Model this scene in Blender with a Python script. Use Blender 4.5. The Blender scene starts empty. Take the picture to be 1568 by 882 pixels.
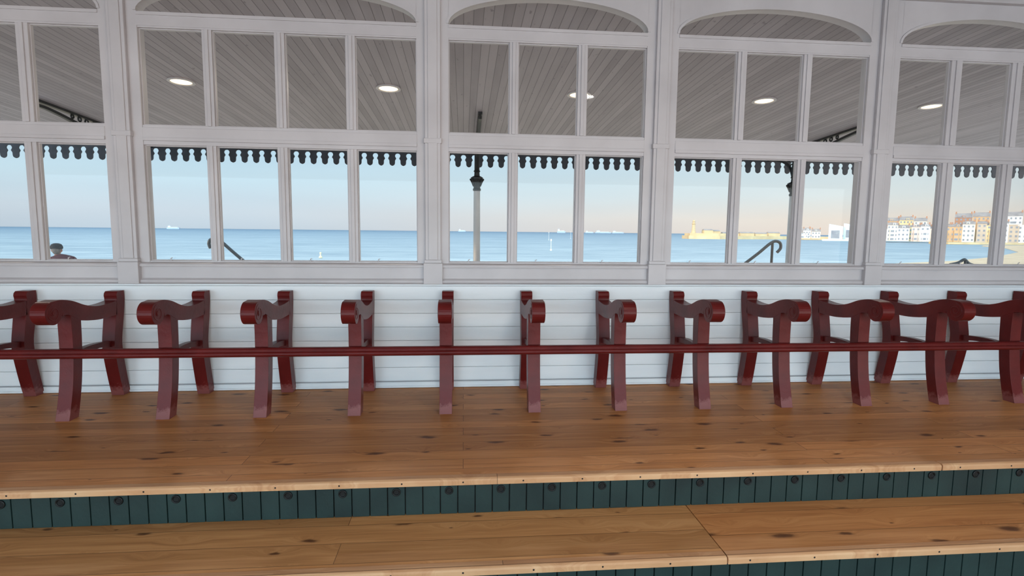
import bpy, bmesh, math, random
from mathutils import Vector, Matrix
random.seed(7)
sc = bpy.context.scene
sc.view_settings.view_transform = 'Standard'
sc.view_settings.look = 'None'
sc.view_settings.exposure = 0
COL = sc.collection

def lin(c):
    return tuple(((v/255)/12.92 if v/255 <= 0.04045 else ((v/255+0.055)/1.055)**2.4) for v in c) + (1,)

# ------------------------------------------------------------------ mesh builder
class MB:
    def __init__(s): s.v=[]; s.f=[]; s.m=[]
    def add(s, vs, fs, mi=0):
        o=len(s.v); s.v += [tuple(v) for v in vs]
        for f in fs: s.f.append([i+o for i in f]); s.m.append(mi)
    def box(s,x0,x1,y0,y1,z0,z1,mi=0,M=None):
        vs=[Vector(p) for p in ((x0,y0,z0),(x1,y0,z0),(x1,y1,z0),(x0,y1,z0),(x0,y0,z1),(x1,y0,z1),(x1,y1,z1),(x0,y1,z1))]
        if M: vs=[M@v for v in vs]
        s.add(vs,[(0,3,2,1),(4,5,6,7),(0,1,5,4),(1,2,6,5),(2,3,7,6),(3,0,4,7)],mi)
    def prism(s,poly,axis,c0,c1,mi=0,M=None):
        def mk(p,c):
            a,b=p
            v = Vector((c,a,b)) if axis=='x' else Vector((a,c,b)) if axis=='y' else Vector((a,b,c))
            return M@v if M else v
        n=len(poly); vs=[mk(p,c0) for p in poly]+[mk(p,c1) for p in poly]
        s.add(vs,[tuple(range(n))[::-1],tuple(range(n,2*n))]+[(i,(i+1)%n,(i+1)%n+n,i+n) for i in range(n)],mi)
    def tube(s,pts,r,n=10,mi=0,cap=True):
        pts=[Vector(p) for p in pts]; rs=r if isinstance(r,(list,tuple)) else [r]*len(pts)
        vs=[];fs=[]; up=None
        for i,p in enumerate(pts):
            t=(pts[min(i+1,len(pts)-1)]-pts[max(i-1,0)]).normalized()
            if up is None:
                up = Vector((0,0,1)) if abs(t.z)<.9 else Vector((1,0,0))
            a=t.cross(up).normalized(); b=a.cross(t).normalized(); up=b
            for k in range(n):
                th=2*math.pi*k/n; vs.append(p+(a*math.cos(th)+b*math.sin(th))*rs[i])
        for i in range(len(pts)-1):
            for k in range(n):
                fs.append((i*n+k,i*n+(k+1)%n,(i+1)*n+(k+1)%n,(i+1)*n+k))
        if cap:
            fs.append(tuple(range(n))[::-1]); o=(len(pts)-1)*n; fs.append(tuple(range(o,o+n)))
        s.add(vs,fs,mi)
    def lathe(s,prof,c,n=24,mi=0):
        vs=[];fs=[]
        for r,z in prof:
            for k in range(n):
                th=2*math.pi*k/n; vs.append((c[0]+r*math.cos(th),c[1]+r*math.sin(th),c[2]+z))
        for i in range(len(prof)-1):
            for k in range(n): fs.append((i*n+k,i*n+(k+1)%n,(i+1)*n+(k+1)%n,(i+1)*n+k))
        fs.append(tuple(range(n))[::-1]); o=(len(prof)-1)*n; fs.append(tuple(range(o,o+n)))
        s.add(vs,fs,mi)
    def obj(s,name,mats,bevel=0,smooth=False,parent=None,seg=2,recalc=True):
        me=bpy.data.meshes.new(name)
        me.from_pydata(s.v,[],s.f)
        for m in (mats if isinstance(mats,(list,tuple)) else [mats]): me.materials.append(m)
        me.polygons.foreach_set('material_index',s.m)
        if recalc:
            bm=bmesh.new(); bm.from_mesh(me); bmesh.ops.recalc_face_normals(bm,faces=bm.faces); bm.to_mesh(me); bm.free()
        if smooth:
            me.polygons.foreach_set('use_smooth',[True]*len(me.polygons))
        o=bpy.data.objects.new(name,me); COL.objects.link(o)
        if bevel:
            b=o.modifiers.new('bevel','BEVEL'); b.width=bevel; b.segments=seg; b.limit_method='ANGLE'; b.angle_limit=math.radians(40)
        if smooth:
            try: me.set_sharp_from_angle(angle=math.radians(40))
            except Exception: pass
        if parent: o.parent=parent
        return o
def empty(name,loc=(0,0,0)):
    e=bpy.data.objects.new(name,None); COL.objects.link(e); e.location=loc; e.empty_display_size=.2; return e

# ------------------------------------------------------------------ materials
def newmat(name):
    m=bpy.data.materials.new(name); m.use_nodes=True
    nt=m.node_tree; b=nt.nodes['Principled BSDF']; return m,nt,b
def N(nt,t,**k):
    n=nt.nodes.new(t)
    for a,v in k.items():
        if a.startswith('i_'):
            key=a[2:]; key=int(key) if key.isdigit() else key.replace('_',' ')
            n.inputs[key].default_value=v
        else: setattr(n,a,v)
    return n
def L(nt,a,b): nt.links.new(a,b)
def ramp(nt,stops,fac):
    r=N(nt,'ShaderNodeValToRGB'); e=r.color_ramp.elements
    while len(e)<len(stops): e.new(0.5)
    for i,(p,c) in enumerate(stops): e[i].position=p; e[i].color=c
    L(nt,fac,r.inputs[0]); return r.outputs[0]
def objco(nt,scale=(1,1,1)):
    t=N(nt,'ShaderNodeTexCoord'); m=N(nt,'ShaderNodeMapping'); m.inputs['Scale'].default_value=scale
    L(nt,t.outputs['Object'],m.inputs[0]); return m.outputs[0]
def mix(nt,fac,a,b,mode='MIX'):
    m=N(nt,'ShaderNodeMix',data_type='RGBA',blend_type=mode)
    for s,v in ((m.inputs[0],fac),(m.inputs[6],a),(m.inputs[7],b)):
        if hasattr(v,'links'): L(nt,v,s)
        else: s.default_value=v
    return m.outputs[2]
def math_(nt,op,a,b=0.0,c=None):
    m=N(nt,'ShaderNodeMath',operation=op)
    for i,v in enumerate((a,b,c)):
        if v is None: continue
        if hasattr(v,'links'): L(nt,v,m.inputs[i])
        else: m.inputs[i].default_value=v
    return m.outputs[0]

def paint(name,c1,c2,rough=.5,nscale=3,bump=.0,spec=.4,stretch=(1,1,1)):
    m,nt,b=newmat(name); co=objco(nt,stretch)
    n=N(nt,'ShaderNodeTexNoise',i_Scale=nscale,i_Detail=5); L(nt,co,n.inputs['Vector'])
    L(nt,ramp(nt,[(.3,lin(c1)),(.7,lin(c2))],n.outputs[0]),b.inputs['Base Color'])
    b.inputs['Roughness'].default_value=rough; b.inputs['Specular IOR Level'].default_value=spec
    if bump:
        n2=N(nt,'ShaderNodeTexNoise',i_Scale=nscale*12,i_Detail=3); L(nt,co,n2.inputs['Vector'])
        bp=N(nt,'ShaderNodeBump',i_Strength=bump,i_Distance=.01); L(nt,n2.outputs[0],bp.inputs['Height']); L(nt,bp.outputs[0],b.inputs['Normal'])
    return m

M_white=paint('white_gloss_paint',(192,188,190),(208,204,206),.42,2.0,.06)
M_panel=paint('white_panel_paint',(236,242,246),(248,252,254),.36,2.0,.10,stretch=(.4,1,3))
M_black=paint('black_iron_paint',(14,18,20),(26,32,34),.4,8)
M_val=paint('dark_valance_paint',(40,46,54),(58,64,74),.5,8)
M_green=paint('dark_green_paint',(26,44,44),(38,60,58),.42,4,.1)
M_hole=paint('black_hole_cover',(6,8,8),(12,14,14),.5,8)
M_col=paint('column_grey_paint',(170,174,178),(200,204,206),.4,3)
M_floor=paint('floor_concrete',(150,130,110),(175,150,128),.7,3,.1)
M_prom=paint('promenade_concrete',(205,198,190),(222,216,208),.8,1,.1)

def maroon():
    m,nt,b=newmat('maroon_gloss_paint'); co=objco(nt)
    n=N(nt,'ShaderNodeTexNoise',i_Scale=6.,i_Detail=5); L(nt,co,n.inputs['Vector'])
    base=ramp(nt,[(.3,lin((84,20,19))),(.7,lin((106,30,28)))],n.outputs[0])
    sep=N(nt,'ShaderNodeSeparateXYZ'); L(nt,co,sep.inputs[0])
    n2=N(nt,'ShaderNodeTexNoise',i_Scale=28.,i_Detail=5,i_Roughness=.7); L(nt,co,n2.inputs['Vector'])
    low=math_(nt,'MULTIPLY',sep.outputs[2],-6.0); low=math_(nt,'ADD',low,.70)
    f=math_(nt,'ADD',low,n2.outputs[0]); f=math_(nt,'SUBTRACT',f,.72)
    f=math_(nt,'MULTIPLY',f,4.0); mm=N(nt,'ShaderNodeClamp'); L(nt,f,mm.inputs[0])
    f2=math_(nt,'MULTIPLY',mm.outputs[0],.55)
    L(nt,mix(nt,f2,base,lin((156,98,94))),b.inputs['Base Color'])
    b.inputs['Roughness'].default_value=.32; b.inputs['Specular IOR Level'].default_value=.22
    bp=N(nt,'ShaderNodeBump',i_Strength=.12,i_Distance=.01); L(nt,n2.outputs[0],bp.inputs['Height']); L(nt,bp.outputs[0],b.inputs['Normal'])
    return m
M_mar=maroon()

def wood(name,cols,seed=0.,board=.118,length=3.1,knots=True,rough=.5,var=1.0,spec=.25):
    m,nt,b=newmat(name)
    t=N(nt,'ShaderNodeTexCoord'); mp=N(nt,'ShaderNodeMapping'); mp.inputs['Location'].default_value=(seed,seed*.37,0)
    L(nt,t.outputs['Object'],mp.inputs[0]); co=mp.outputs[0]
    br=N(nt,'ShaderNodeTexBrick',offset=.37,offset_frequency=2,squash=1)
    br.inputs['Color1'].default_value=(0,0,0,1); br.inputs['Color2'].default_value=(1,1,1,1); br.inputs['Mortar'].default_value=(.5,.5,.5,1)
    br.inputs['Scale'].default_value=1; br.inputs['Mortar Size'].default_value=.0018; br.inputs['Mortar Smooth'].default_value=.2
    br.inputs['Brick Width'].default_value=length; br.inputs['Row Height'].default_value=board
    L(nt,co,br.inputs['Vector'])
    cm=N(nt,'ShaderNodeCombineXYZ'); off=math_(nt,'MULTIPLY',br.outputs['Color'],17.0)
    L(nt,off,cm.inputs[0])
    va=N(nt,'ShaderNodeVectorMath',operation='ADD'); L(nt,co,va.inputs[0]); L(nt,cm.outputs[0],va.inputs[1])
    wob=N(nt,'ShaderNodeTexNoise',i_Scale=14.,i_Detail=2); L(nt,va.outputs[0],wob.inputs['Vector'])
    wv=N(nt,'ShaderNodeVectorMath',operation='SCALE'); wv.inputs['Scale'].default_value=.03
    L(nt,wob.outputs['Color'],wv.inputs[0])
    vb=N(nt,'ShaderNodeVectorMath',operation='ADD'); L(nt,va.outputs[0],vb.inputs[0]); L(nt,wv.outputs[0],vb.inputs[1])
    vk=N(nt,'ShaderNodeMapping'); vk.inputs['Scale'].default_value=(2.6,7.0,1); L(nt,vb.outputs[0],vk.inputs[0])
    vo=N(nt,'ShaderNodeTexVoronoi',feature='F1',voronoi_dimensions='2D',i_Scale=1.,i_Randomness=1.); L(nt,vk.outputs[0],vo.inputs['Vector'])
    sw=ramp(nt,[(0,(1,1,1,1)),(.35,(0,0,0,1))],vo.outputs['Distance'])
    swv=N(nt,'ShaderNodeCombineXYZ'); L(nt,math_(nt,'MULTIPLY',sw,.05),swv.inputs[1])
    vc=N(nt,'ShaderNodeVectorMath',operation='ADD'); L(nt,va.outputs[0],vc.inputs[0]); L(nt,swv.outputs[0],vc.inputs[1])
    gm=N(nt,'ShaderNodeMapping'); gm.inputs['Scale'].default_value=(.9,16,1); L(nt,vc.outputs[0],gm.inputs[0])
    g=N(nt,'ShaderNodeTexNoise',i_Scale=1.6,i_Detail=6,i_Roughness=.6,i_Distortion=.6); L(nt,gm.outputs[0],g.inputs['Vector'])
    gm2=N(nt,'ShaderNodeMapping'); gm2.inputs['Scale'].default_value=(1.4,70,1); L(nt,vc.outputs[0],gm2.inputs[0])
    g2=N(nt,'ShaderNodeTexNoise',i_Scale=2.2,i_Detail=3); L(nt,gm2.outputs[0],g2.inputs['Vector'])
    gg=math_(nt,'ADD',math_(nt,'MULTIPLY',g.outputs[0],.62),math_(nt,'MULTIPLY',g2.outputs[0],.38))
    c=ramp(nt,[(.3,lin(cols[0])),(.5,lin(cols[1])),(.72,lin(cols[2]))],gg)
    lo_=1-.22*var; hi_=1+.12*var
    tint=ramp(nt,[(0,(lo_,lo_*.96,lo_*.92,1)),(.5,(1,1,1,1)),(1,(hi_,hi_*.97,hi_*.94,1))],br.outputs['Color'])
    c=mix(nt,1.0,c,tint,'MULTIPLY')
    big=N(nt,'ShaderNodeTexNoise',i_Scale=.8,i_Detail=2); L(nt,co,big.inputs['Vector'])
    c=mix(nt,.5,c,ramp(nt,[(.3,(.85,.84,.83,1)),(.7,(1.12,1.1,1.08,1))],big.outputs[0]),'MULTIPLY')
    if knots:
        sp=N(nt,'ShaderNodeSeparateColor'); L(nt,vo.outputs['Color'],sp.inputs[0])
        size=math_(nt,'MULTIPLY',math_(nt,'SUBTRACT',sp.outputs[0],.40),.36)
        size=math_(nt,'MAXIMUM',size,.0001)
        rel=math_(nt,'DIVIDE',vo.outputs['Distance'],size)
        k=ramp(nt,[(0,(.95,.95,.95,1)),(.45,(.8,.8,.8,1)),(.72,(.22,.22,.22,1)),(1,(0,0,0,1))],rel)
        c=mix(nt,k,c,lin((84,46,26)))
    c=mix(nt,math_(nt,'MULTIPLY',br.outputs['Fac'],.7),c,lin((72,40,24)))
    L(nt,c,b.inputs['Base Color'])
    b.inputs['Roughness'].default_value=rough; b.inputs['Specular IOR Level'].default_value=spec
    h=math_(nt,'SUBTRACT',math_(nt,'MULTIPLY',gg,.25),br.outputs['Fac'])
    bp=N(nt,'ShaderNodeBump',i_Strength=.25,i_Distance=.004); L(nt,h,bp.inputs['Height']); L(nt,bp.outputs[0],b.inputs['Normal'])
    return m
M_w1=wood('varnished_pine_boards',[(170,110,62),(200,138,84),(222,162,108)],seed=3.1)
M_w2=wood('varnished_pine_step',[(176,122,74),(206,150,96),(226,174,120)],seed=8.7,board=.155,length=5.)
M_w3=wood('varnished_pine_step_new',[(170,110,64),(198,138,86),(214,156,102)],seed=21.3,board=.2,length=7.)
M_nose=wood('pine_nosing',[(184,132,92),(212,162,120),(232,190,148)],seed=5.5,board=.9,length=9.,knots=False,var=.3)

def planks(name,c1,c2,cd,pitch=.095,rough=.5):
    m,nt,b=newmat(name); co=objco(nt)
    sp=N(nt,'ShaderNodeSeparateXYZ'); L(nt,co,sp.inputs[0])
    fx=math_(nt,'DIVIDE',sp.outputs[0],pitch); fr=math_(nt,'FRACT',fx); fl=math_(nt,'FLOOR',fx)
    d=math_(nt,'ABSOLUTE',math_(nt,'SUBTRACT',fr,.5))
    gr=ramp(nt,[(.0,(0,0,0,1)),(.44,(0,0,0,1)),(.5,(1,1,1,1))],d)
    wn=N(nt,'ShaderNodeTexWhiteNoise',noise_dimensions='1D'); L(nt,fl,wn.inputs['W'])
    n=N(nt,'ShaderNodeTexNoise',i_Scale=2.,i_Detail=6); L(nt,objco(nt,(3,.5,1)),n.inputs['Vector'])
    v=math_(nt,'ADD',math_(nt,'MULTIPLY',wn.outputs[0],.45),math_(nt,'MULTIPLY',n.outputs[0],.7))
    c=ramp(nt,[(.25,lin(c1)),(.8,lin(c2))],v)
    n3=N(nt,'ShaderNodeTexNoise',i_Scale=16.,i_Detail=2); L(nt,objco(nt,(1.5,.5,1)),n3.inputs['Vector'])
    spots=ramp(nt,[(.68,(0,0,0,1)),(.76,(.5,.5,.5,1))],n3.outputs[0])
    c=mix(nt,spots,c,lin(cd)); c=mix(nt,math_(nt,'MULTIPLY',gr,.8),c,lin(cd))
    L(nt,c,b.inputs['Base Color']); b.inputs['Roughness'].default_value=rough
    bp=N(nt,'ShaderNodeBump',i_Strength=.5,i_Distance=.006,invert=True); L(nt,gr,bp.inputs['Height']); L(nt,bp.outputs[0],b.inputs['Normal'])
    return m
M_ceil=planks('canopy_ceiling_boards',(146,137,143),(172,163,169),(74,66,72),.085)
M_ceil_in=planks('inner_ceiling_boards',(170,156,150),(186,172,166),(110,100,96),.11)

def glass():
    m=bpy.data.materials.new('window_glass'); m.use_nodes=True; nt=m.node_tree; nt.nodes.clear()
    o=N(nt,'ShaderNodeOutputMaterial'); mx=N(nt,'ShaderNodeMixShader'); t=N(nt,'ShaderNodeBsdfTransparent'); g=N(nt,'ShaderNodeBsdfGlossy',i_Roughness=.02)
    t.inputs[0].default_value=(.985,.99,.99,1); fr=N(nt,'ShaderNodeFresnel',i_IOR=1.30)
    L(nt,fr.outputs[0],mx.inputs[0]); L(nt,t.outputs[0],mx.inputs[1]); L(nt,g.outputs[0],mx.inputs[2]); L(nt,mx.outputs[0],o.inputs[0]); return m
M_glass=glass()
def emit(name,c,s):
    m,nt,b=newmat(name); b.inputs['Emission Color'].default_value=lin(c); b.inputs['Emission Strength'].default_value=s; b.inputs['Base Color'].default_value=lin(c); return m
M_lamp=emit('warm_downlight_diffuser',(255,226,180),2.6)

# ------------------------------------------------------------------ WALL with windows
BAYS=[
 [(-8.50,-8.06),(-7.98,-7.54),(-7.46,-7.02),(-6.94,-6.50)],
 [(-6.22,-5.78),(-5.70,-5.26),(-5.18,-4.74)],
 [(-4.10,-3.635),(-3.555,-3.088),(-3.0075,-2.5423)],
 [(-2.288,-1.857),(-1.790,-1.359),(-1.288,-.857),(-.789,-.347)],
 [(-.111,.344),(.409,.865),(.934,1.395)],
 [(1.642,2.121),(2.193,2.659),(2.728,3.20)],
 [(3.46,3.909),(4.002,4.443),(4.535,4.975)],
 [(5.235,5.70),(5.78,6.24),(6.32,6.78)],
 [(7.04,7.50),(7.58,8.04),(8.12,8.58)],
]
XL,XR=-8.8,8.9
Z1,Z2,Z3,Z4,ZA,ZAP,ZT=.981,1.815,1.955,2.624,2.737,2.943,3.12
w=MB()
w.box(XL,XR,0.012,.09,0,.96)
edges=[(b[0][0],b[-1][1]) for b in BAYS]
gaps=[(XL,edges[0][0])]+[(edges[i][1],edges[i+1][0]) for i in range(len(edges)-1)]+[(edges[-1][1],XR)]
for a,b in gaps: w.box(a,b,0,.09,.95,ZT)
for (a,b) in edges:
    n=28; cx=(a+b)/2; hw=(b-a)/2
    arc=[(cx-hw*math.cos(math.pi*i/n),ZA+(ZAP-ZA)*math.sin(math.pi*i/n)) for i in range(n+1)]
    poly=[(a-.001,ZT),(a-.001,ZA)]+arc[1:-1]+[(b+.001,ZA),(b+.001,ZT)]
    w.prism(poly,'y',.0,.08)
    for i in range(n):
        def o(p,k):
            dx=(p[0]-cx)/hw**2; dz=(p[1]-ZA)/(ZAP-ZA)**2; l=math.hypot(dx,dz) or 1
            return (p[0]+dx/l*k,p[1]+dz/l*k)
        w.prism([arc[i],arc[i+1],o(arc[i+1],.018),o(arc[i],.018)],'y',-.008,.002)
    w.box(a,b,0,.08,Z4+.012,ZA-.006)
    w.box(a,b,-.008,.0,ZA-.03,ZA-.008)
w_o=w.obj('wall_front',M_white)
pb=MB(); z=.055
while z<.80:
    h=min(.106,.812-z)
    pb.box(XL,XR,0,.013,z+.001,z+h-.001)
    z+=.106
pb.obj('wall_panelling',M_panel,bevel=.0028)
tr=MB()
tr.box(XL,XR,-.012,.0,.003,.048); tr.box(XL,XR,-.02,.0,.003,.02)
tr.obj('baseboard_front',M_panel,bevel=.004)
s=MB()
s.prism([(-.035,.950),(-.030,.962),(.03,.981),(.03,.94),(-.035,.94)],'x',XL,XR)
s.box(XL,XR,-.014,0,.852,.942)
s.prism([(-.035,.826),(-.035,.842),(-.014,.856),(.005,.856),(.005,.812),(-.02,.812)],'x',XL,XR)
s.obj('trim_sill',M_white,bevel=.004)
t=MB()
for a,b in gaps[1:-1]:
    c=(a+b)/2
    t.box(c-.058,c+.058,-.03,0,.945,ZT-.005)
    t.box(c-.035,c+.035,-.038,-.03,1.0,ZT-.005)
    t.box(c-.072,c+.072,-.055,0,.815,.975)
    t.box(c-.066,c+.066,-.043,0,.975,1.0)
    t.box(c-.066,c+.066,-.040,0,1.868,1.905)
t.box(XL,XR,-.045,0,ZT-.06,ZT-.005)
t.obj('trim_pilasters',M_white,bevel=.004)
for bi,panes in enumerate(BAYS):
    a,b=panes[0][0],panes[-1][1]
    f=MB(); y0,y1=.004,.06
    f.box(a,b,y0,y1,Z2,Z3)
    f.box(a,b,-.012,y0,Z2+.028,Z2+.052); f.box(a,b,-.004,y0,Z2+.052,Z3-.02)
    f.box(a,b,y0,y1,.96,Z1); f.box(a,b,y0,y1,Z4,Z4+.02)
    for i in range(len(panes)-1):
        m0,m1=panes[i][1],panes[i+1][0]
        f.box(m0,m1,y0,y1,Z1,Z2); f.box(m0,m1,y0,y1,Z3,Z4)
        c=(m0+m1)/2
        f.box(c-.012,c+.012,-.006,y0,Z1,Z2); f.box(c-.012,c+.012,-.006,y0,Z3,Z4)
    for (p,q) in panes:
        for (za,zb) in ((Z1,Z2),(Z3,Z4)):
            k=.007
            f.box(p,p+k,.022,.05,za,zb); f.box(q-k,q,.022,.05,za,zb)
            f.box(p+k,q-k,.022,.05,za,za+k); f.box(p+k,q-k,.022,.05,zb-k,zb)
    for (p,q) in panes:
        c=p+(q-p)*.33
        f.tube([(c,.01,Z1-.002),(c,.01,Z1+.018),(c+.012,.01,Z1+.022)],.004,6)
    e=empty('window_%d'%(bi+1),((a+b)/2,.03,1.8))
    fo=f.obj('frame',M_white,bevel=.003); fo.parent=e; fo.matrix_parent_inverse=Matrix.Translation(-e.location)
    g=MB()
    for (za,zb) in ((Z1,Z2),(Z3,Z4)):
        g.add([(a,.035,za),(b,.035,za),(b,.035,zb),(a,.035,zb)],[(0,1,2,3)])
    go=g.obj('panes',M_glass); go.parent=e; go.matrix_parent_inverse=Matrix.Translation(-e.location)

# ------------------------------------------------------------------ seating platform and steps
ZS=-.195
p=MB(); p.box(XL,XR,-1.60,.0,-.032,0.0); p.obj('seating_platform',M_w1)
def nosing(name,x0,x1,y,z,mat):
    n=MB(); n.prism([(y+.001,z-.034),(y+.022,z-.036),(y+.05,z-.036),(y+.05,z+.001),(y+.012,z+.001),(y+.003,z-.004),(y,z-.012)],'x',x0,x1)
    x=x0+.1
    while x<x1-.05:
        n.prism([(x+.005*math.cos(a*.785),z-.018+.005*math.sin(a*.785)) for a in range(8)],'y',y-.0008,y+.003,1); x+=.3
    return n.obj(name,[mat,M_hole],bevel=.0025)
nosing('trim_1',XL,2.558,-1.622,0,M_nose)
nosing('trim_2',2.562,XR,-1.626,.002,M_nose)
r=MB(); sl=.0867
for k in range(-101,103):
    c=-.07+k*sl
    if c-sl/2<XL or c+sl/2>XR: continue
    r.box(c-sl/2+.0025,c+sl/2-.0025,-1.592,-1.575,ZS+.001,-.034)
    if k%3==0:
        hm=[(.021,0),(.021,.005),(.017,.007),(.013,.004),(.013,.001),(.004,.001)]
        vs=[];fs=[];n=18
        for (rr,hh) in hm:
            for q in range(n):
                th=2*math.pi*q/n; vs.append((c+rr*math.cos(th),-1.592-hh,-.072+rr*math.sin(th)))
        for i in range(len(hm)-1):
            for q in range(n): fs.append((i*n+q,i*n+(q+1)%n,(i+1)*n+(q+1)%n,(i+1)*n+q))
        fs.append(tuple(range((len(hm)-1)*n,len(hm)*n))); r.add(vs,fs,1)
r.box(XL,XR,-1.578,-1.565,ZS+.001,-.034,1)
r.obj('step_riser',[M_green,M_hole],bevel=.002)
p=MB(); p.box(XL,1.158,-2.03,-1.566,ZS-.03,ZS); p.obj('lower_step',M_w2)
p=MB(); p.box(1.162,XR,-2.03,-1.566,ZS-.03,ZS+.001); p.obj('lower_step.001',M_w3)
nosing('trim_3',XL,1.158,-2.052,ZS,M_nose); nosing('trim_4',1.162,XR,-2.054,ZS+.001,M_nose)
r=MB()
for k in range(-101,103):
    c=-.07+k*sl
    if c-sl/2<XL or c+sl/2>XR: continue
    r.box(c-sl/2+.0025,c+sl/2-.0025,-2.022,-2.005,-.389,ZS-.036)
r.box(XL,XR,-2.008,-1.99,-.389,ZS-.036,1)
r.obj('step_riser.001',[M_green,M_hole],bevel=.002)
p=MB(); p.box(XL-.1,XR+.1,-8.,-1.99,-.6,-.39); p.box(XL-.1,XR+.1,-1.99,.09,-.6,-.45); p.obj('floor',M_floor)

# ------------------------------------------------------------------ armrests
def catmull(P,n=6):
    out=[]
    for i in range(len(P)-1):
        p0,p1,p2,p3=[Vector(P[max(0,min(len(P)-1,j))]) for j in (i-1,i,i+1,i+2)]
        for k in range(n):
            t=k/n
            out.append(tuple(.5*((2*p1)+(-p0+p2)*t+(2*p0-5*p1+4*p2-p3)*t*t+(-p0+3*p1-3*p2+p3)*t**3)))
    out.append(tuple(P[-1])); return out
ar=MB(); T=.043
front=catmull([(-.085,.0),(-.115,.12),(-.150,.30),(-.155,.40),(-.135,.52),(-.115,.62),(-.10,.70),(-.105,.735)],5)
backe=catmull([(-.012,.765),(-.010,.70),(-.03,.58),(-.065,.42),(-.062,.30),(-.03,.12),(-.004,.0)],5)
topc=[(-.100,.752),(-.085,.765)]
ar.prism(front+topc+backe,'x',-T,T)
top=catmull([(-.105,.700),(-.20,.690),(-.32,.690),(-.43,.712),(-.54,.752),(-.64,.772),(-.70,.770)],5)
cy,cz,R0=-.712,.698,.072
scr=[(cy+R0*math.cos(th),cz+R0*math.sin(th)) for th in [math.radians(100+i*12) for i in range(22)]]
bot=catmull([(-.640,.668),(-.60,.672),(-.565,.66)],3)+catmull([(-.480,.618),(-.40,.604),(-.28,.594),(-.105,.598)],5)
ar.prism(top+scr+bot,'x',-T,T)
for sx in (-1,1):     # shallow carved spiral on both cheeks
    pts=[]
    for i in range(40):
        th=math.radians(90+i*17); rr=.056*(1-i/46)
        pts.append((sx*(T-.001),cy+rr*math.cos(th),cz+rr*math.sin(th)))
    ar.tube(pts,.0035,6)
    ar.prism([(cy+.015*math.cos(a*.52),cz+.015*math.sin(a*.52)) for a in range(12)],'x',sx*T,sx*(T+.003))
lf=catmull([(-.650,0),(-.632,.06),(-.597,.20),(-.575,.36),(-.568,.50),(-.57,.665)],5)
lb=catmull([(-.478,.63),(-.482,.50),(-.490,.38),(-.510,.22),(-.545,.06),(-.562,0)],5)
ar.prism(lf+lb,'x',-T+.001,T-.001)
ar.prism(catmull([(-.49,.375),(-.40,.392),(-.28,.392),(-.15,.372)],4)+catmull([(-.15,.415),(-.28,.428),(-.40,.428),(-.49,.415)],4),'x',-.022,.022)
X0=-.117; S=.6
ao=ar.obj('bench_armrest',M_mar,bevel=.007,seg=2)
ao.location=(X0-14*S,0,0)
for k in range(-13,15):
    o=bpy.data.objects.new('bench_armrest',ao.data); COL.objects.link(o); o.location=(X0+k*S,0,0)
    bv=o.modifiers.new('bevel','BEVEL'); bv.width=.007; bv.segments=2; bv.limit_method='ANGLE'; bv.angle_limit=math.radians(40)
rl=MB()
rl.prism([(-.574,.392),(-.60,.390),(-.618,.398),(-.626,.410),(-.622,.422),(-.610,.428),(-.612,.440),(-.602,.449),(-.585,.452),(-.572,.448)],'x',XL+.02,XR-.02)
rl.obj('bench_front_rail',M_mar,bevel=.003)

# ------------------------------------------------------------------ room shell behind the camera
c=MB(); c.box(XL-.1,XR+.1,-8,.09,ZT-.005,ZT+.12); c.obj('ceiling',M_ceil_in)
c=MB(); c.box(XL-.1,XR+.1,-8.05,-7.97,2.3,ZT-.006); c.obj('rear_light_blocker',M_white)  # unseen drop panel, added to cut high light on the upper wall
c=MB(); c.box(XL-.2,XL,-8,.1,-.6,ZT+.1); c.obj('wall_left_sun_block',M_white)  # unseen end wall, added to keep the low sun out
c=MB(); c.box(XR,XR+.2,-8,.1,-.6,ZT+.1); c.obj('wall_right',M_white)

# ------------------------------------------------------------------ outer canopy ceiling
cn=MB()
def zc(y): return 3.08-.05*y
cn.prism([(.085,zc(.085)),(6.45,zc(6.45)),(6.45,zc(6.45)+.12),(.085,zc(.085)+.14)],'x',-12,16)
cn.obj('canopy_ceiling',M_ceil)
va=MB(); P=.205; yv=6.40
n0=int(-12/P); n1=int(15.8/P)
va.box(-12,16,yv-.012,yv+.012,2.659,zc(6.4)+.0)
va.box(-12,16,yv-.03,yv-.012,2.71,zc(6.4)-.0)
for k in range(n0,n1):
    cx=(k+.5)*P; h=P/2
    half=[(h,2.66),(h,2.655),(h-.030,2.648),(h-.048,2.622),(h-.048,2.600),(h-.034,2.575),(h-.028,2.560),(h-.038,2.545),(h-.050,2.525),(h-.052,2.475),(h-.060,2.450),(h-.080,2.434),(0.0,2.426)]
    poly=[(cx+a,b) for a,b in half]+[(cx-a,b) for a,b in half[::-1][1:]]
    va.prism(poly,'y',yv-.01,yv+.01)
va.obj('canopy_valance',M_val)

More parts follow.
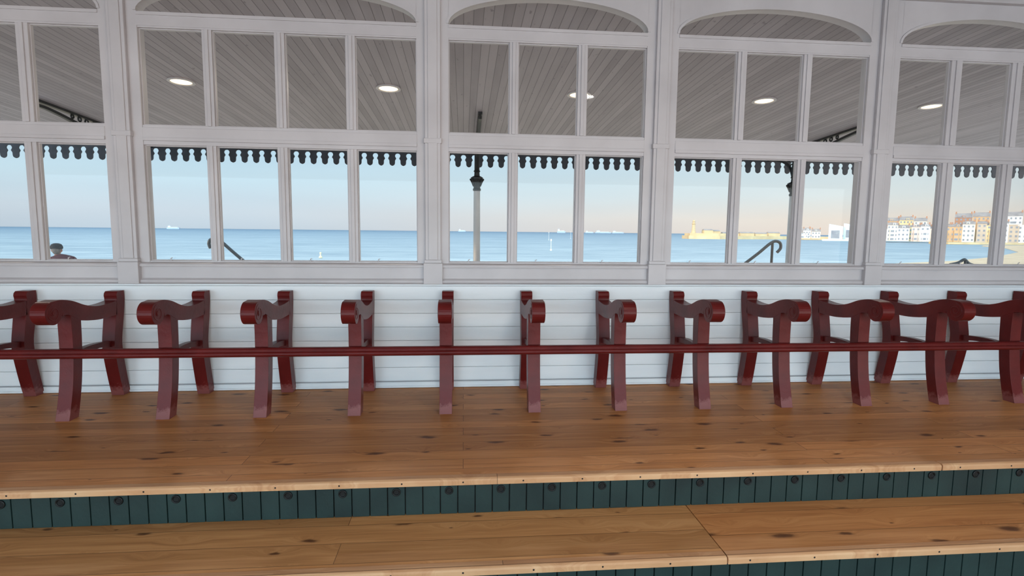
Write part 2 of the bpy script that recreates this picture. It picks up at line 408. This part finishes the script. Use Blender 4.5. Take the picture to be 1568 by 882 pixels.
def column(x):
    e=empty('canopy_column',(x,5.5,-.388)); inv=Matrix.Translation(-Vector(e.location))
    m=MB(); y=5.5
    m.lathe([(.11,-.388),(.11,-.30),(.085,-.26),(.085,.2),(.075,.24),(.062,.28),(.060,1.2),(.057,1.94)],(x,y,0),20)
    o=m.obj('shaft',M_col,smooth=True,parent=e); o.matrix_parent_inverse=inv
    m=MB()
    m.lathe([(.058,1.92),(.07,1.93),(.07,1.955),(.058,1.97),(.062,2.02),(.085,2.07),(.105,2.12),(.108,2.15),(.085,2.165),(.05,2.18),(.045,2.24),(.06,2.26),(.045,2.28),(.042,2.80)],(x,y,0),16)
    for k in range(8):
        th=k*math.pi/4; cx,cy_=x+.085*math.cos(th),y+.085*math.sin(th)
        m.tube([(x+.06*math.cos(th),y+.06*math.sin(th),2.0),(cx,cy_,2.07),(x+.12*math.cos(th),y+.12*math.sin(th),2.13),(x+.115*math.cos(th),y+.115*math.sin(th),2.10)],[.012,.016,.012,.008],6)
    inner=catmull([(5.46,2.26),(5.30,2.42),(5.0,2.56),(4.55,2.70),(3.95,2.80),(3.70,2.815)],6)
    for (a,b),(c_,d) in zip(inner,inner[1:]):
        m.prism([(a,b-.02),(c_,d-.02),(c_,d+.02),(a,b+.02)],'x',x-.024,x+.024)
    m.prism([(5.5,zc(5.5)-.035),(3.70,zc(3.7)-.035),(3.70,zc(3.7)),(5.5,zc(5.5))],'x',x-.03,x+.03)
    def ring(yy,zz,rr):
        m.tube([(x,yy+rr*math.cos(a*math.pi/8),zz+rr*math.sin(a*math.pi/8)) for a in range(17)],.012,6,cap=False)
    ring(5.30,2.62,.12); ring(5.08,2.70,.075); ring(4.86,2.745,.05); ring(4.68,2.775,.035)
    ring(4.53,2.79,.03); ring(4.38,2.80,.025); ring(5.39,2.46,.045)
    m.tube([(x,3.72,2.815),(x,3.68,2.80),(x,3.66,2.83),(x,3.69,2.86)],.016,6)
    outer=catmull([(5.54,2.26),(5.62,2.42),(5.80,2.56),(6.10,2.65),(6.38,2.68)],6)
    for (a,b),(c_,d) in zip(outer,outer[1:]):
        m.prism([(a,b-.02),(c_,d-.02),(c_,d+.02),(a,b+.02)],'x',x-.024,x+.024)
    m.prism([(5.5,zc(5.5)-.035),(6.39,zc(6.39)-.035),(6.39,zc(6.39)),(5.5,zc(5.5))],'x',x-.03,x+.03)
    ring(5.68,2.66,.09); ring(5.86,2.695,.05); ring(5.60,2.48,.035)
    o=m.obj('capital_and_brackets',M_black,parent=e); o.matrix_parent_inverse=inv
for x in (-11.42,-5.6,.234,6.05,11.9): column(x)

def downlight(x,y,z,rx,energy,col):
    e=empty('downlight',(x,y,z-.002)); e.rotation_euler=(rx,0,0)
    a=MB(); n=28; vs=[];fs=[]
    for (rr,zz) in ((.148,0),(.148,-.012),(.118,-.014),(.112,-.006)):
        for q in range(n):
            th=2*math.pi*q/n; vs.append((rr*math.cos(th),rr*math.sin(th),zz))
    for i in range(3):
        for q in range(n): fs.append((i*n+q,i*n+(q+1)%n,(i+1)*n+(q+1)%n,(i+1)*n+q))
    a.add(vs,fs,0); a.add([vs[3*n+q] for q in range(n)],[tuple(range(n))],1)
    a.obj('trim_ring_and_diffuser',[M_white,M_lamp],parent=e,recalc=False)
    ld=bpy.data.lights.new('downlight_bulb','AREA'); ld.shape='DISK'; ld.size=.22; ld.energy=energy; ld.color=col
    lo=bpy.data.objects.new('bulb',ld); COL.objects.link(lo); lo.parent=e; lo.location=(0,0,-.03)
for x in (-5.75,-3.31,-.91,1.44,3.87,6.2,8.6): downlight(x,2.75,zc(2.75),math.atan(-.05),16,(1,.88,.74))
downlight(1.68,-3.38,ZT-.006,0,22,(1,.93,.84))

# ------------------------------------------------------------------ outside ground, handrails
g=MB(); g.box(-20,25,.1,9.,-4.6,-.39); g.obj('promenade',M_prom)
def handrail(pts,name='beach_handrail'):
    m=MB(); P3=catmull(pts,6); m.tube(P3,.034,10)
    low=P3[-1]; mid=P3[len(P3)//2]
    m.tube([(low[0],low[1],low[2]),(low[0],low[1],-.388)],.03,10)
    m.tube([(mid[0],mid[1],mid[2]),(mid[0],mid[1],-.388)],.03,10)
    m.obj(name,M_black,smooth=True)
handrail([(-5.37,8.0,.80),(-5.40,8.0,.90),(-5.36,8.0,.985),(-5.24,8.0,1.0),(-5.12,8.0,.92),(-4.95,8.0,.76),(-4.7,8.0,.53),(-4.4,8.0,.25)])
handrail([(7.30,8.0,.80),(7.38,8.0,.90),(7.36,8.0,1.02),(7.24,8.0,1.06),(7.10,8.0,.99),(6.85,8.0,.78),(6.55,8.0,.55),(6.2,8.0,.28)])
handrail([(11.7,8.0,.54),(11.9,8.0,.58),(12.05,8.0,.66),(12.12,8.0,.62),(12.2,8.0,.56),(12.4,8.0,.50)])

# ------------------------------------------------------------------ sea, beach
def sea_mat():
    m,nt,b=newmat('sea_water'); t=N(nt,'ShaderNodeTexCoord'); sp=N(nt,'ShaderNodeSeparateXYZ'); L(nt,t.outputs['Object'],sp.inputs[0])
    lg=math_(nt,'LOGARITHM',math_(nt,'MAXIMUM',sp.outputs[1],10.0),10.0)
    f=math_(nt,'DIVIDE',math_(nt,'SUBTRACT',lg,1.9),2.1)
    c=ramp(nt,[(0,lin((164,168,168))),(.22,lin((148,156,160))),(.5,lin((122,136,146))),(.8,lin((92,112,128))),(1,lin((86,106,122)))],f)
    mp=N(nt,'ShaderNodeMapping'); mp.inputs['Scale'].default_value=(.07,.22,1); L(nt,t.outputs['Object'],mp.inputs[0])
    n=N(nt,'ShaderNodeTexNoise',i_Scale=1.,i_Detail=8,i_Roughness=.66); L(nt,mp.outputs[0],n.inputs['Vector'])
    c=mix(nt,.9,c,ramp(nt,[(.36,(.72,.78,.83,1)),(.5,(1,1,1,1)),(.64,(1.28,1.24,1.18,1))],n.outputs[0]),'MULTIPLY')
    mp2=N(nt,'ShaderNodeMapping'); mp2.inputs['Scale'].default_value=(.004,.03,1); L(nt,t.outputs['Object'],mp2.inputs[0])
    n2=N(nt,'ShaderNodeTexNoise',i_Scale=1.,i_Detail=4); L(nt,mp2.outputs[0],n2.inputs['Vector'])
    c=mix(nt,.7,c,ramp(nt,[(.35,(.85,.88,.9,1)),(.65,(1.14,1.12,1.1,1))],n2.outputs[0]),'MULTIPLY')
    L(nt,c,b.inputs['Base Color']); b.inputs['Roughness'].default_value=.55; b.inputs['Specular IOR Level'].default_value=.15
    return m
g=MB(); g.add([(-15000,60,-4.5),(15000,60,-4.5),(15000,16000,-4.5),(-15000,16000,-4.5)],[(0,1,2,3)]); g.obj('sea',sea_mat())
M_sand=paint('beach_sand',(196,160,124),(218,184,148),.95,.2)
b_=MB()
poly=[(-60,9.01),(60,9.01),(700,9.01),(700,330),(420,345),(330,318),(300,290),(262,240),(205,182),(150,138),(112,112),(84,98),(40,82),(-60,76)]
b_.prism(poly,'z',-4.499,-4.40)
b_.obj('beach',M_sand)

# ------------------------------------------------------------------ far coast
def hazy_house_mats():
    cs=[(226,212,190),(232,226,218),(204,160,116),(218,188,168),(196,172,148),(222,190,138),(174,124,94)]  # distance haze painted in: house colours lightened and desaturated
    return [paint('render_%s'%n,tuple(int(v*.93) for v in c),c,.8,.2) for n,c in zip(('cream','white','sandstone','pink','stone','ochre','brick'),cs)]
HM=hazy_house_mats()
M_roof=paint('slate_roof',(134,120,114),(160,144,134),.8,.3); M_win=paint('house_window_dark',(122,120,124),(144,142,142),.3,.3); M_quay=paint('harbour_stone',(186,154,112),(212,182,136),.8,.1)
MATS=HM+[M_roof,M_win,M_quay]; RI=len(HM); WI=RI+1; QI=RI+2
def house(mb,ax,rg,wd,dp,z0,h,ci,gable=True,floors=None):
    M=Matrix.Translation((rg*math.sin(ax),rg*math.cos(ax),0))@Matrix.Rotation(-ax,4,'Z')
    mb.box(-wd/2,wd/2,0,dp,z0,z0+h,ci,M)
    if gable:
        mb.prism([(-.3,z0+h),(dp/2,z0+h+wd*.34),(dp+.3,z0+h)],'x',-wd/2-.1,wd/2+.1,RI,M)
        for cx in (-wd/2+.5,wd/2-.5): mb.box(cx-.45,cx+.45,dp*.4,dp*.6,z0+h,z0+h+wd*.34+1.3,6,M)
        if random.random()<.6:
            c=random.uniform(-.15,.15)*wd; mb.box(c-1,c+1,.3,dp*.4,z0+h,z0+h+1.7,ci,M); mb.box(c-.6,c+.6,.2,.3,z0+h+.4,z0+h+1.4,WI,M)
    else:
        mb.box(-wd/2-.15,wd/2+.15,-.2,dp,z0+h,z0+h+.5,ci,M)
    nf=floors or max(2,int(h/3.1)); nc=max(2,int(wd/2.3))
    for i in range(nf):
        for j in range(nc):
            cx=-wd/2+wd*(j+.5)/nc; cz=z0+h*(i+.5)/nf
            mb.box(cx-wd/nc*.22,cx+wd/nc*.22,-.06,.05,cz-.75,cz+.75,WI,M)
    if random.random()<.5:
        mb.prism([(-wd*.3,-.0),(-wd*.2,-1.1),(wd*.2,-1.1),(wd*.3,0)],'z',z0,z0+h*.75,ci,M)
        for i in range(nf-1):
            cz=z0+h*(i+.5)/nf; mb.box(-wd*.16,wd*.16,-1.16,-1.05,cz-.8,cz+.8,WI,M)
tw=MB()
ax=.672
while ax<.90:
    wd=random.uniform(5.5,8.5); h=random.uniform(9.5,13); house(tw,ax,545,wd,9,-3.2,h+(2 if ax>.77 else 0),random.choice([0,2,1,3,4,5,1,0]),random.random()<.8); ax+=(wd+.1)/545
ax=.683
while ax<.92:
    wd=random.uniform(7,11); hh=random.uniform(13.5,15.5)+(3.0 if .775<ax<.835 else 0)
    if not(.742<ax<.765): house(tw,ax,575,wd,12,-2.5,hh+1.5,random.choice([0,2,2,5,5,6,1]),random.random()<.7)
    ax+=(wd+.3)/575
tw.box(332,520,346,362,-4.39,-3.0,QI)
for a0,wd,h,ci in ((.572,9,5,4),(.583,7,7,1),(.596,8,6,0),(.575,16,4.5,1),(.66,8,7,4)): house(tw,a0,640,wd,9,-2.5,h+1,ci,True)
tw.obj('seafront_town',MATS)
ga=MB(); az=.632; M=Matrix.Translation((600*math.sin(az),600*math.cos(az),0))@Matrix.Rotation(-az,4,'Z')
ga.prism([(-11,-3),(-11,11.5),(0.5,9.2),(0.5,-3)],'y',0,18,0,M)
ga.prism([(1,-3),(1,12.2),(13,9.8),(13,-3)],'y',3,22,0,M)
ga.box(-9,-2,-.1,.1,-2,5.5,1,M); ga.box(3,8,2.85,3.1,-1,6,1,M); ga.box(-16,20,-3,-1,-4.4,-2.8,0,M)
ga.obj('art_gallery',[paint('white_cladding',(206,210,216),(220,224,228),.6,.1),M_win])
ha=MB()
ha.prism([(238,560),(268,552),(282,560),(372,600),(420,560),(430,575),(375,622),(276,580),(240,584)],'z',-4.49,-.9,0)
ha.prism([(240,563),(268,555),(280,562),(278,578),(242,582)],'z',-.9,1.6,0)
for (x,y,wd,h) in ((262,566,10,3.2),(272,568,8,2.4),(290,572,18,2.6),(314,582,16,3),(336,592,14,2.6),(356,600,14,3.4)):
    zb=-.9 if x>280 else 1.5
    ha.box(x-wd/2,x+wd/2,y,y+6,zb,zb+h,0); ha.prism([(y-.3,zb+h),(y+3,zb+h+1.5),(y+6.3,zb+h)],'x',x-wd/2,x+wd/2,1)
ha.obj('harbour_arm',[M_quay,M_roof])
lh=MB(); lh.lathe([(2.6,1.61),(2.6,2.6),(2.1,3.2),(1.55,11),(2.1,11.4),(2.1,12),(1.3,12.1),(1.3,14),(1.6,14.2),(.9,15.2),(.12,15.8),(.1,16.6)],(246,568,0),14); lh.obj('lighthouse',M_quay,smooth=True)
low=MB(); low.prism([(432,540),(470,430),(640,470),(700,700),(432,700)],'z',-4.49,-2.6); low.obj('quay_land',M_quay)

M_ship=paint('ship_haze_white',(195,198,202),(212,212,212),.8,.01); M_ship2=paint('ship_hull_grey',(150,160,175),(170,178,190),.8,.01)
def ship(x,y,l,h):
    s_=MB(); s_.prism([(x-l/2,-4.4),(x+l/2*.93,-4.4),(x+l/2,-4.4+h*.45),(x-l/2,-4.4+h*.45)],'y',y,y+12,0)
    s_.box(x-l*.42,x-l*.22,y+1,y+10,-4.4+h*.45,-4.4+h,1); s_.box(x-l*.2,x+l*.35,y+1,y+10,-4.4+h*.45,-4.4+h*.62,1); s_.box(x-l*.34,x-l*.30,y+4,y+7,-4.4+h,-4.4+h*1.25,0)
    s_.obj('cargo_ship',[M_ship2,M_ship])
ship(-2000,4000,84,21); ship(-12,5000,66,22); ship(700,3900,60,26); ship(1290,5000,150,22); ship(1430,5000,110,20); ship(1160,5000,76,18)
M_bea=paint('beacon_paint',(190,180,170),(215,205,195),.6,1)
def beacon(x,y,h):
    s_=MB(); s_.tube([(x,y,-4.49),(x,y,-4.5+h)],.09,8); s_.lathe([(.02,h-4.5),(.24,h-4.45),(.24,h-3.95),(.02,h-3.75)],(x,y,0),10); s_.lathe([(.35,-4.49),(.3,-4.1),(.12,-4.0)],(x,y,0),10); s_.obj('marker_beacon',M_bea)
for b3 in ((-25,122,2.7),(27,164,2.9),(94,474,6),(-14,300,4),(60,380,5)): beacon(*b3)
bu=MB(); bu.lathe([(.2,-4.49),(.34,-4.42),(.34,-4.2),(.14,-4.0),(.12,-3.6),(.2,-3.55),(.2,-3.35),(.05,-3.25)],(-28.6,109,0),12); bu.obj('marker_buoy',paint('pale_buoy',(200,182,140),(216,200,160),.6,3),smooth=True)

# ------------------------------------------------------------------ seated person outside
M_skin=paint('skin',(160,112,92),(180,130,108),.55,20); M_jkt=paint('maroon_jacket',(64,24,30),(84,34,40),.8,6); M_cap=paint('black_cap',(12,12,14),(22,22,24),.85,8); M_trs=paint('dark_trousers',(32,34,42),(44,46,54),.85,6); M_hair=paint('grey_hair',(96,88,82),(124,116,108),.8,30)
def skin(name,joints,edges_,mat,parent,root=0,sub=2):
    me=bpy.data.meshes.new(name); me.from_pydata([j[:3] for j in joints],edges_,[]); me.materials.append(mat)
    o=bpy.data.objects.new(name,me); COL.objects.link(o); o.parent=parent
    md=o.modifiers.new('skin','SKIN'); md.use_smooth_shade=True
    for i,j in enumerate(joints):
        v=me.skin_vertices[0].data[i]; v.radius=(j[3],j[4] if len(j)>4 else j[3]); v.use_root=(i==root)
    sb=o.modifiers.new('sub','SUBSURF'); sb.levels=sub; sb.render_levels=sub; return o
pe=empty('seated_person',(-8.00,7.5,.06)); pe.rotation_euler=(0,0,math.radians(16))
J=[(0,0,.10,.15,.10),(.01,.0,.24,.14,.11),(.01,.0,.42,.17,.11),(-.02,.0,.53,.13,.09),(-.06,.01,.60,.055,.055),
   (-.19,.0,.51,.07),(-.26,.06,.26,.052),(-.17,.27,.15,.04),
   (.18,.0,.52,.075),(.27,.05,.26,.052),(.15,.27,.145,.04)]
skin('jacket',J,[(0,1),(1,2),(2,3),(3,4),(3,5),(5,6),(6,7),(3,8),(8,9),(9,10)],M_jkt,pe)
J=[(0,0,.10,.14,.10),(-.09,.05,.09,.09),(-.12,.46,.085,.065),(-.13,.47,-.34,.045),(-.13,.62,-.405,.04),(.09,.05,.09,.09),(.12,.46,.085,.065),(.13,.47,-.34,.045),(.13,.62,-.405,.04)]
skin('trousers',J,[(0,1),(1,2),(2,3),(3,4),(0,5),(5,6),(6,7),(7,8)],M_trs,pe)
hd=MB(); hc=Vector((-.09,.02,.70)); vs=[];fs=[];n=20;mm=14
for i in range(mm+1):
    ph=math.pi*i/mm
    for k in range(n):
        th=2*math.pi*k/n; x=math.sin(ph)*math.cos(th)*.077; y=math.sin(ph)*math.sin(th)*.098; z=math.cos(ph)*.118
        if z<0 : x*=1-.25*(-z/.118); y=y*(1-.12*(-z/.118))+.012*(-z/.118)
        vs.append(hc+Vector((x,y,z)))
for i in range(mm):
    for k in range(n): fs.append((i*n+k,i*n+(k+1)%n,(i+1)*n+(k+1)%n,(i+1)*n+k))
hd.add(vs,fs,0)
hd.prism([(hc.y+.085,hc.z+.02),(hc.y+.122,hc.z-.025),(hc.y+.088,hc.z-.032)],'x',hc.x-.014,hc.x+.014,0)
for sx in (-1,1):
    hd.lathe([(.004,-.03),(.014,-.015),(.016,.012),(.005,.03)],(hc.x+sx*.08,hc.y-.005,hc.z-.005),8,0)
    hd.lathe([(.002,-.009),(.010,0),(.002,.009)],(hc.x+sx*.03,hc.y+.088,hc.z+.014),8,1)
hd.box(hc.x-.025,hc.x+.025,hc.y+.088,hc.y+.094,hc.z-.062,hc.z-.052,3)
hd.lathe([(.035,-.08),(.055,-.06),(.066,-.03),(.072,.0),(.072,.03)],(hc.x,hc.y-.034,hc.z),14,2)
hd.tube([hc+Vector((.02,-.01,-.16)),hc+Vector((0,-.005,-.09))],.052,12,0)
hd.obj('head',[M_skin,M_cap,M_hair,M_jkt],smooth=True,parent=pe)
cp=MB(); cp.lathe([(.092,.02),(.104,.035),(.102,.075),(.082,.115),(.04,.135),(.003,.138)],(hc.x,hc.y-.004,hc.z),20)
cp.prism([(hc.x-.07,hc.y+.07),(hc.x-.05,hc.y+.15),(hc.x,hc.y+.17),(hc.x+.05,hc.y+.15),(hc.x+.07,hc.y+.07)],'z',hc.z+.03,hc.z+.04)
cp.obj('cap',M_cap,smooth=True,parent=pe)
def hand(x,y,z,s):
    h=[(x,y,z,.022,.03),(x-s*.01,y+.06,z-.005,.02,.036)]; ed=[(0,1)]
    for q,(dx,ln) in enumerate(((-.028,.06),(-.01,.07),(.01,.066),(.027,.052))):
        b0=len(h); h+= [(x-s*.01+dx,y+.085,z-.004,.009),(x-s*.01+dx,y+.085+ln*.55,z-.012,.0085),(x-s*.01+dx,y+.085+ln,z-.03,.0075)]; ed+=[(1,b0),(b0,b0+1),(b0+1,b0+2)]
    b0=len(h); h+=[(x+s*.035,y+.045,z-.002,.011),(x+s*.05,y+.075,z-.012,.009)]; ed+=[(0,b0),(b0,b0+1)]
    skin('hand',h,ed,M_skin,pe,sub=1)
hand(-.155,.29,.17,1); hand(.135,.29,.165,-1)
bn=MB()
for i in range(4): bn.box(-9.1,-7.0,7.28+i*.11,7.37+i*.11,.02,.055)
for x in (-8.9,-7.2):
    bn.box(x-.03,x+.03,7.3,7.36,-.388,.02); bn.box(x-.03,x+.03,7.64,7.70,-.388,.02); bn.box(x-.03,x+.03,7.3,7.7,-.03,.02)
bn.obj('promenade_bench',M_black,bevel=.004)

# ------------------------------------------------------------------ world + sun
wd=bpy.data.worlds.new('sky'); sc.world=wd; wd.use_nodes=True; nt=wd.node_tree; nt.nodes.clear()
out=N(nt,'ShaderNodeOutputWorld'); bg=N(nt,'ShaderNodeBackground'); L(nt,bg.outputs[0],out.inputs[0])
tc=N(nt,'ShaderNodeTexCoord'); sp=N(nt,'ShaderNodeSeparateXYZ'); L(nt,tc.outputs['Generated'],sp.inputs[0])
h_=math_(nt,'MULTIPLY_ADD',sp.outputs[2],.5,.5)
cool=ramp(nt,[(0,lin((150,160,168))),(.5,lin((186,202,214))),(.514,lin((196,210,220))),(.54,lin((194,220,232))),(.58,lin((182,217,237))),(1,lin((176,206,228)))],h_)
warm=ramp(nt,[(0,lin((150,160,168))),(.5,lin((226,213,200))),(.512,lin((228,219,206))),(.53,lin((214,223,222))),(.58,lin((188,219,234))),(1,lin((176,206,228)))],h_)
fx=ramp(nt,[(0,(0,0,0,1)),(1,(1,1,1,1))],math_(nt,'MULTIPLY_ADD',sp.outputs[0],1.0,.35))
c=mix(nt,fx,cool,warm)
cl=N(nt,'ShaderNodeTexNoise',i_Scale=3.,i_Detail=4); mp=N(nt,'ShaderNodeMapping'); mp.inputs['Scale'].default_value=(1,1,9); L(nt,tc.outputs['Generated'],mp.inputs[0]); L(nt,mp.outputs[0],cl.inputs['Vector'])
c=mix(nt,.6,c,ramp(nt,[(.35,(.97,.96,.97,1)),(.65,(1.04,1.03,1.03,1))],cl.outputs[0]),'MULTIPLY')
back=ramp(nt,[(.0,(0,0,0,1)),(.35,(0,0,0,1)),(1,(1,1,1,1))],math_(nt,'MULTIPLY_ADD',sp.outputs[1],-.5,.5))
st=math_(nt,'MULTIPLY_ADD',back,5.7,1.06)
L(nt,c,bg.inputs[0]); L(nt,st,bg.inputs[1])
sl_=bpy.data.lights.new('low_sun','SUN'); sl_.energy=2.0; sl_.color=(1,.74,.48); sl_.angle=.02
so=bpy.data.objects.new('low_sun',sl_); COL.objects.link(so); so.rotation_euler=Vector((.95,.30,-.16)).to_track_quat('-Z','Y').to_euler(); so.location=(-30,-10,10)

# ------------------------------------------------------------------ camera
f,yaw,pit,rol,D,h=839.3259,.0890,.1025,.0103,4.234,1.2199
F=Vector((math.sin(yaw)*math.cos(pit),math.cos(yaw)*math.cos(pit),-math.sin(pit))); R=Vector((math.cos(yaw),-math.sin(yaw),0)); U=R.cross(F)
R2=math.cos(rol)*R+math.sin(rol)*U; U2=-math.sin(rol)*R+math.cos(rol)*U
cd=bpy.data.cameras.new('camera'); co_=bpy.data.objects.new('camera',cd); COL.objects.link(co_)
M=Matrix((( R2.x,U2.x,-F.x,0),(R2.y,U2.y,-F.y,-D),(R2.z,U2.z,-F.z,h),(0,0,0,1)))
co_.matrix_world=M; cd.sensor_fit='HORIZONTAL'; cd.sensor_width=36; cd.lens=36*f/1568; cd.clip_end=30000; cd.clip_start=.05
sc.camera=co_
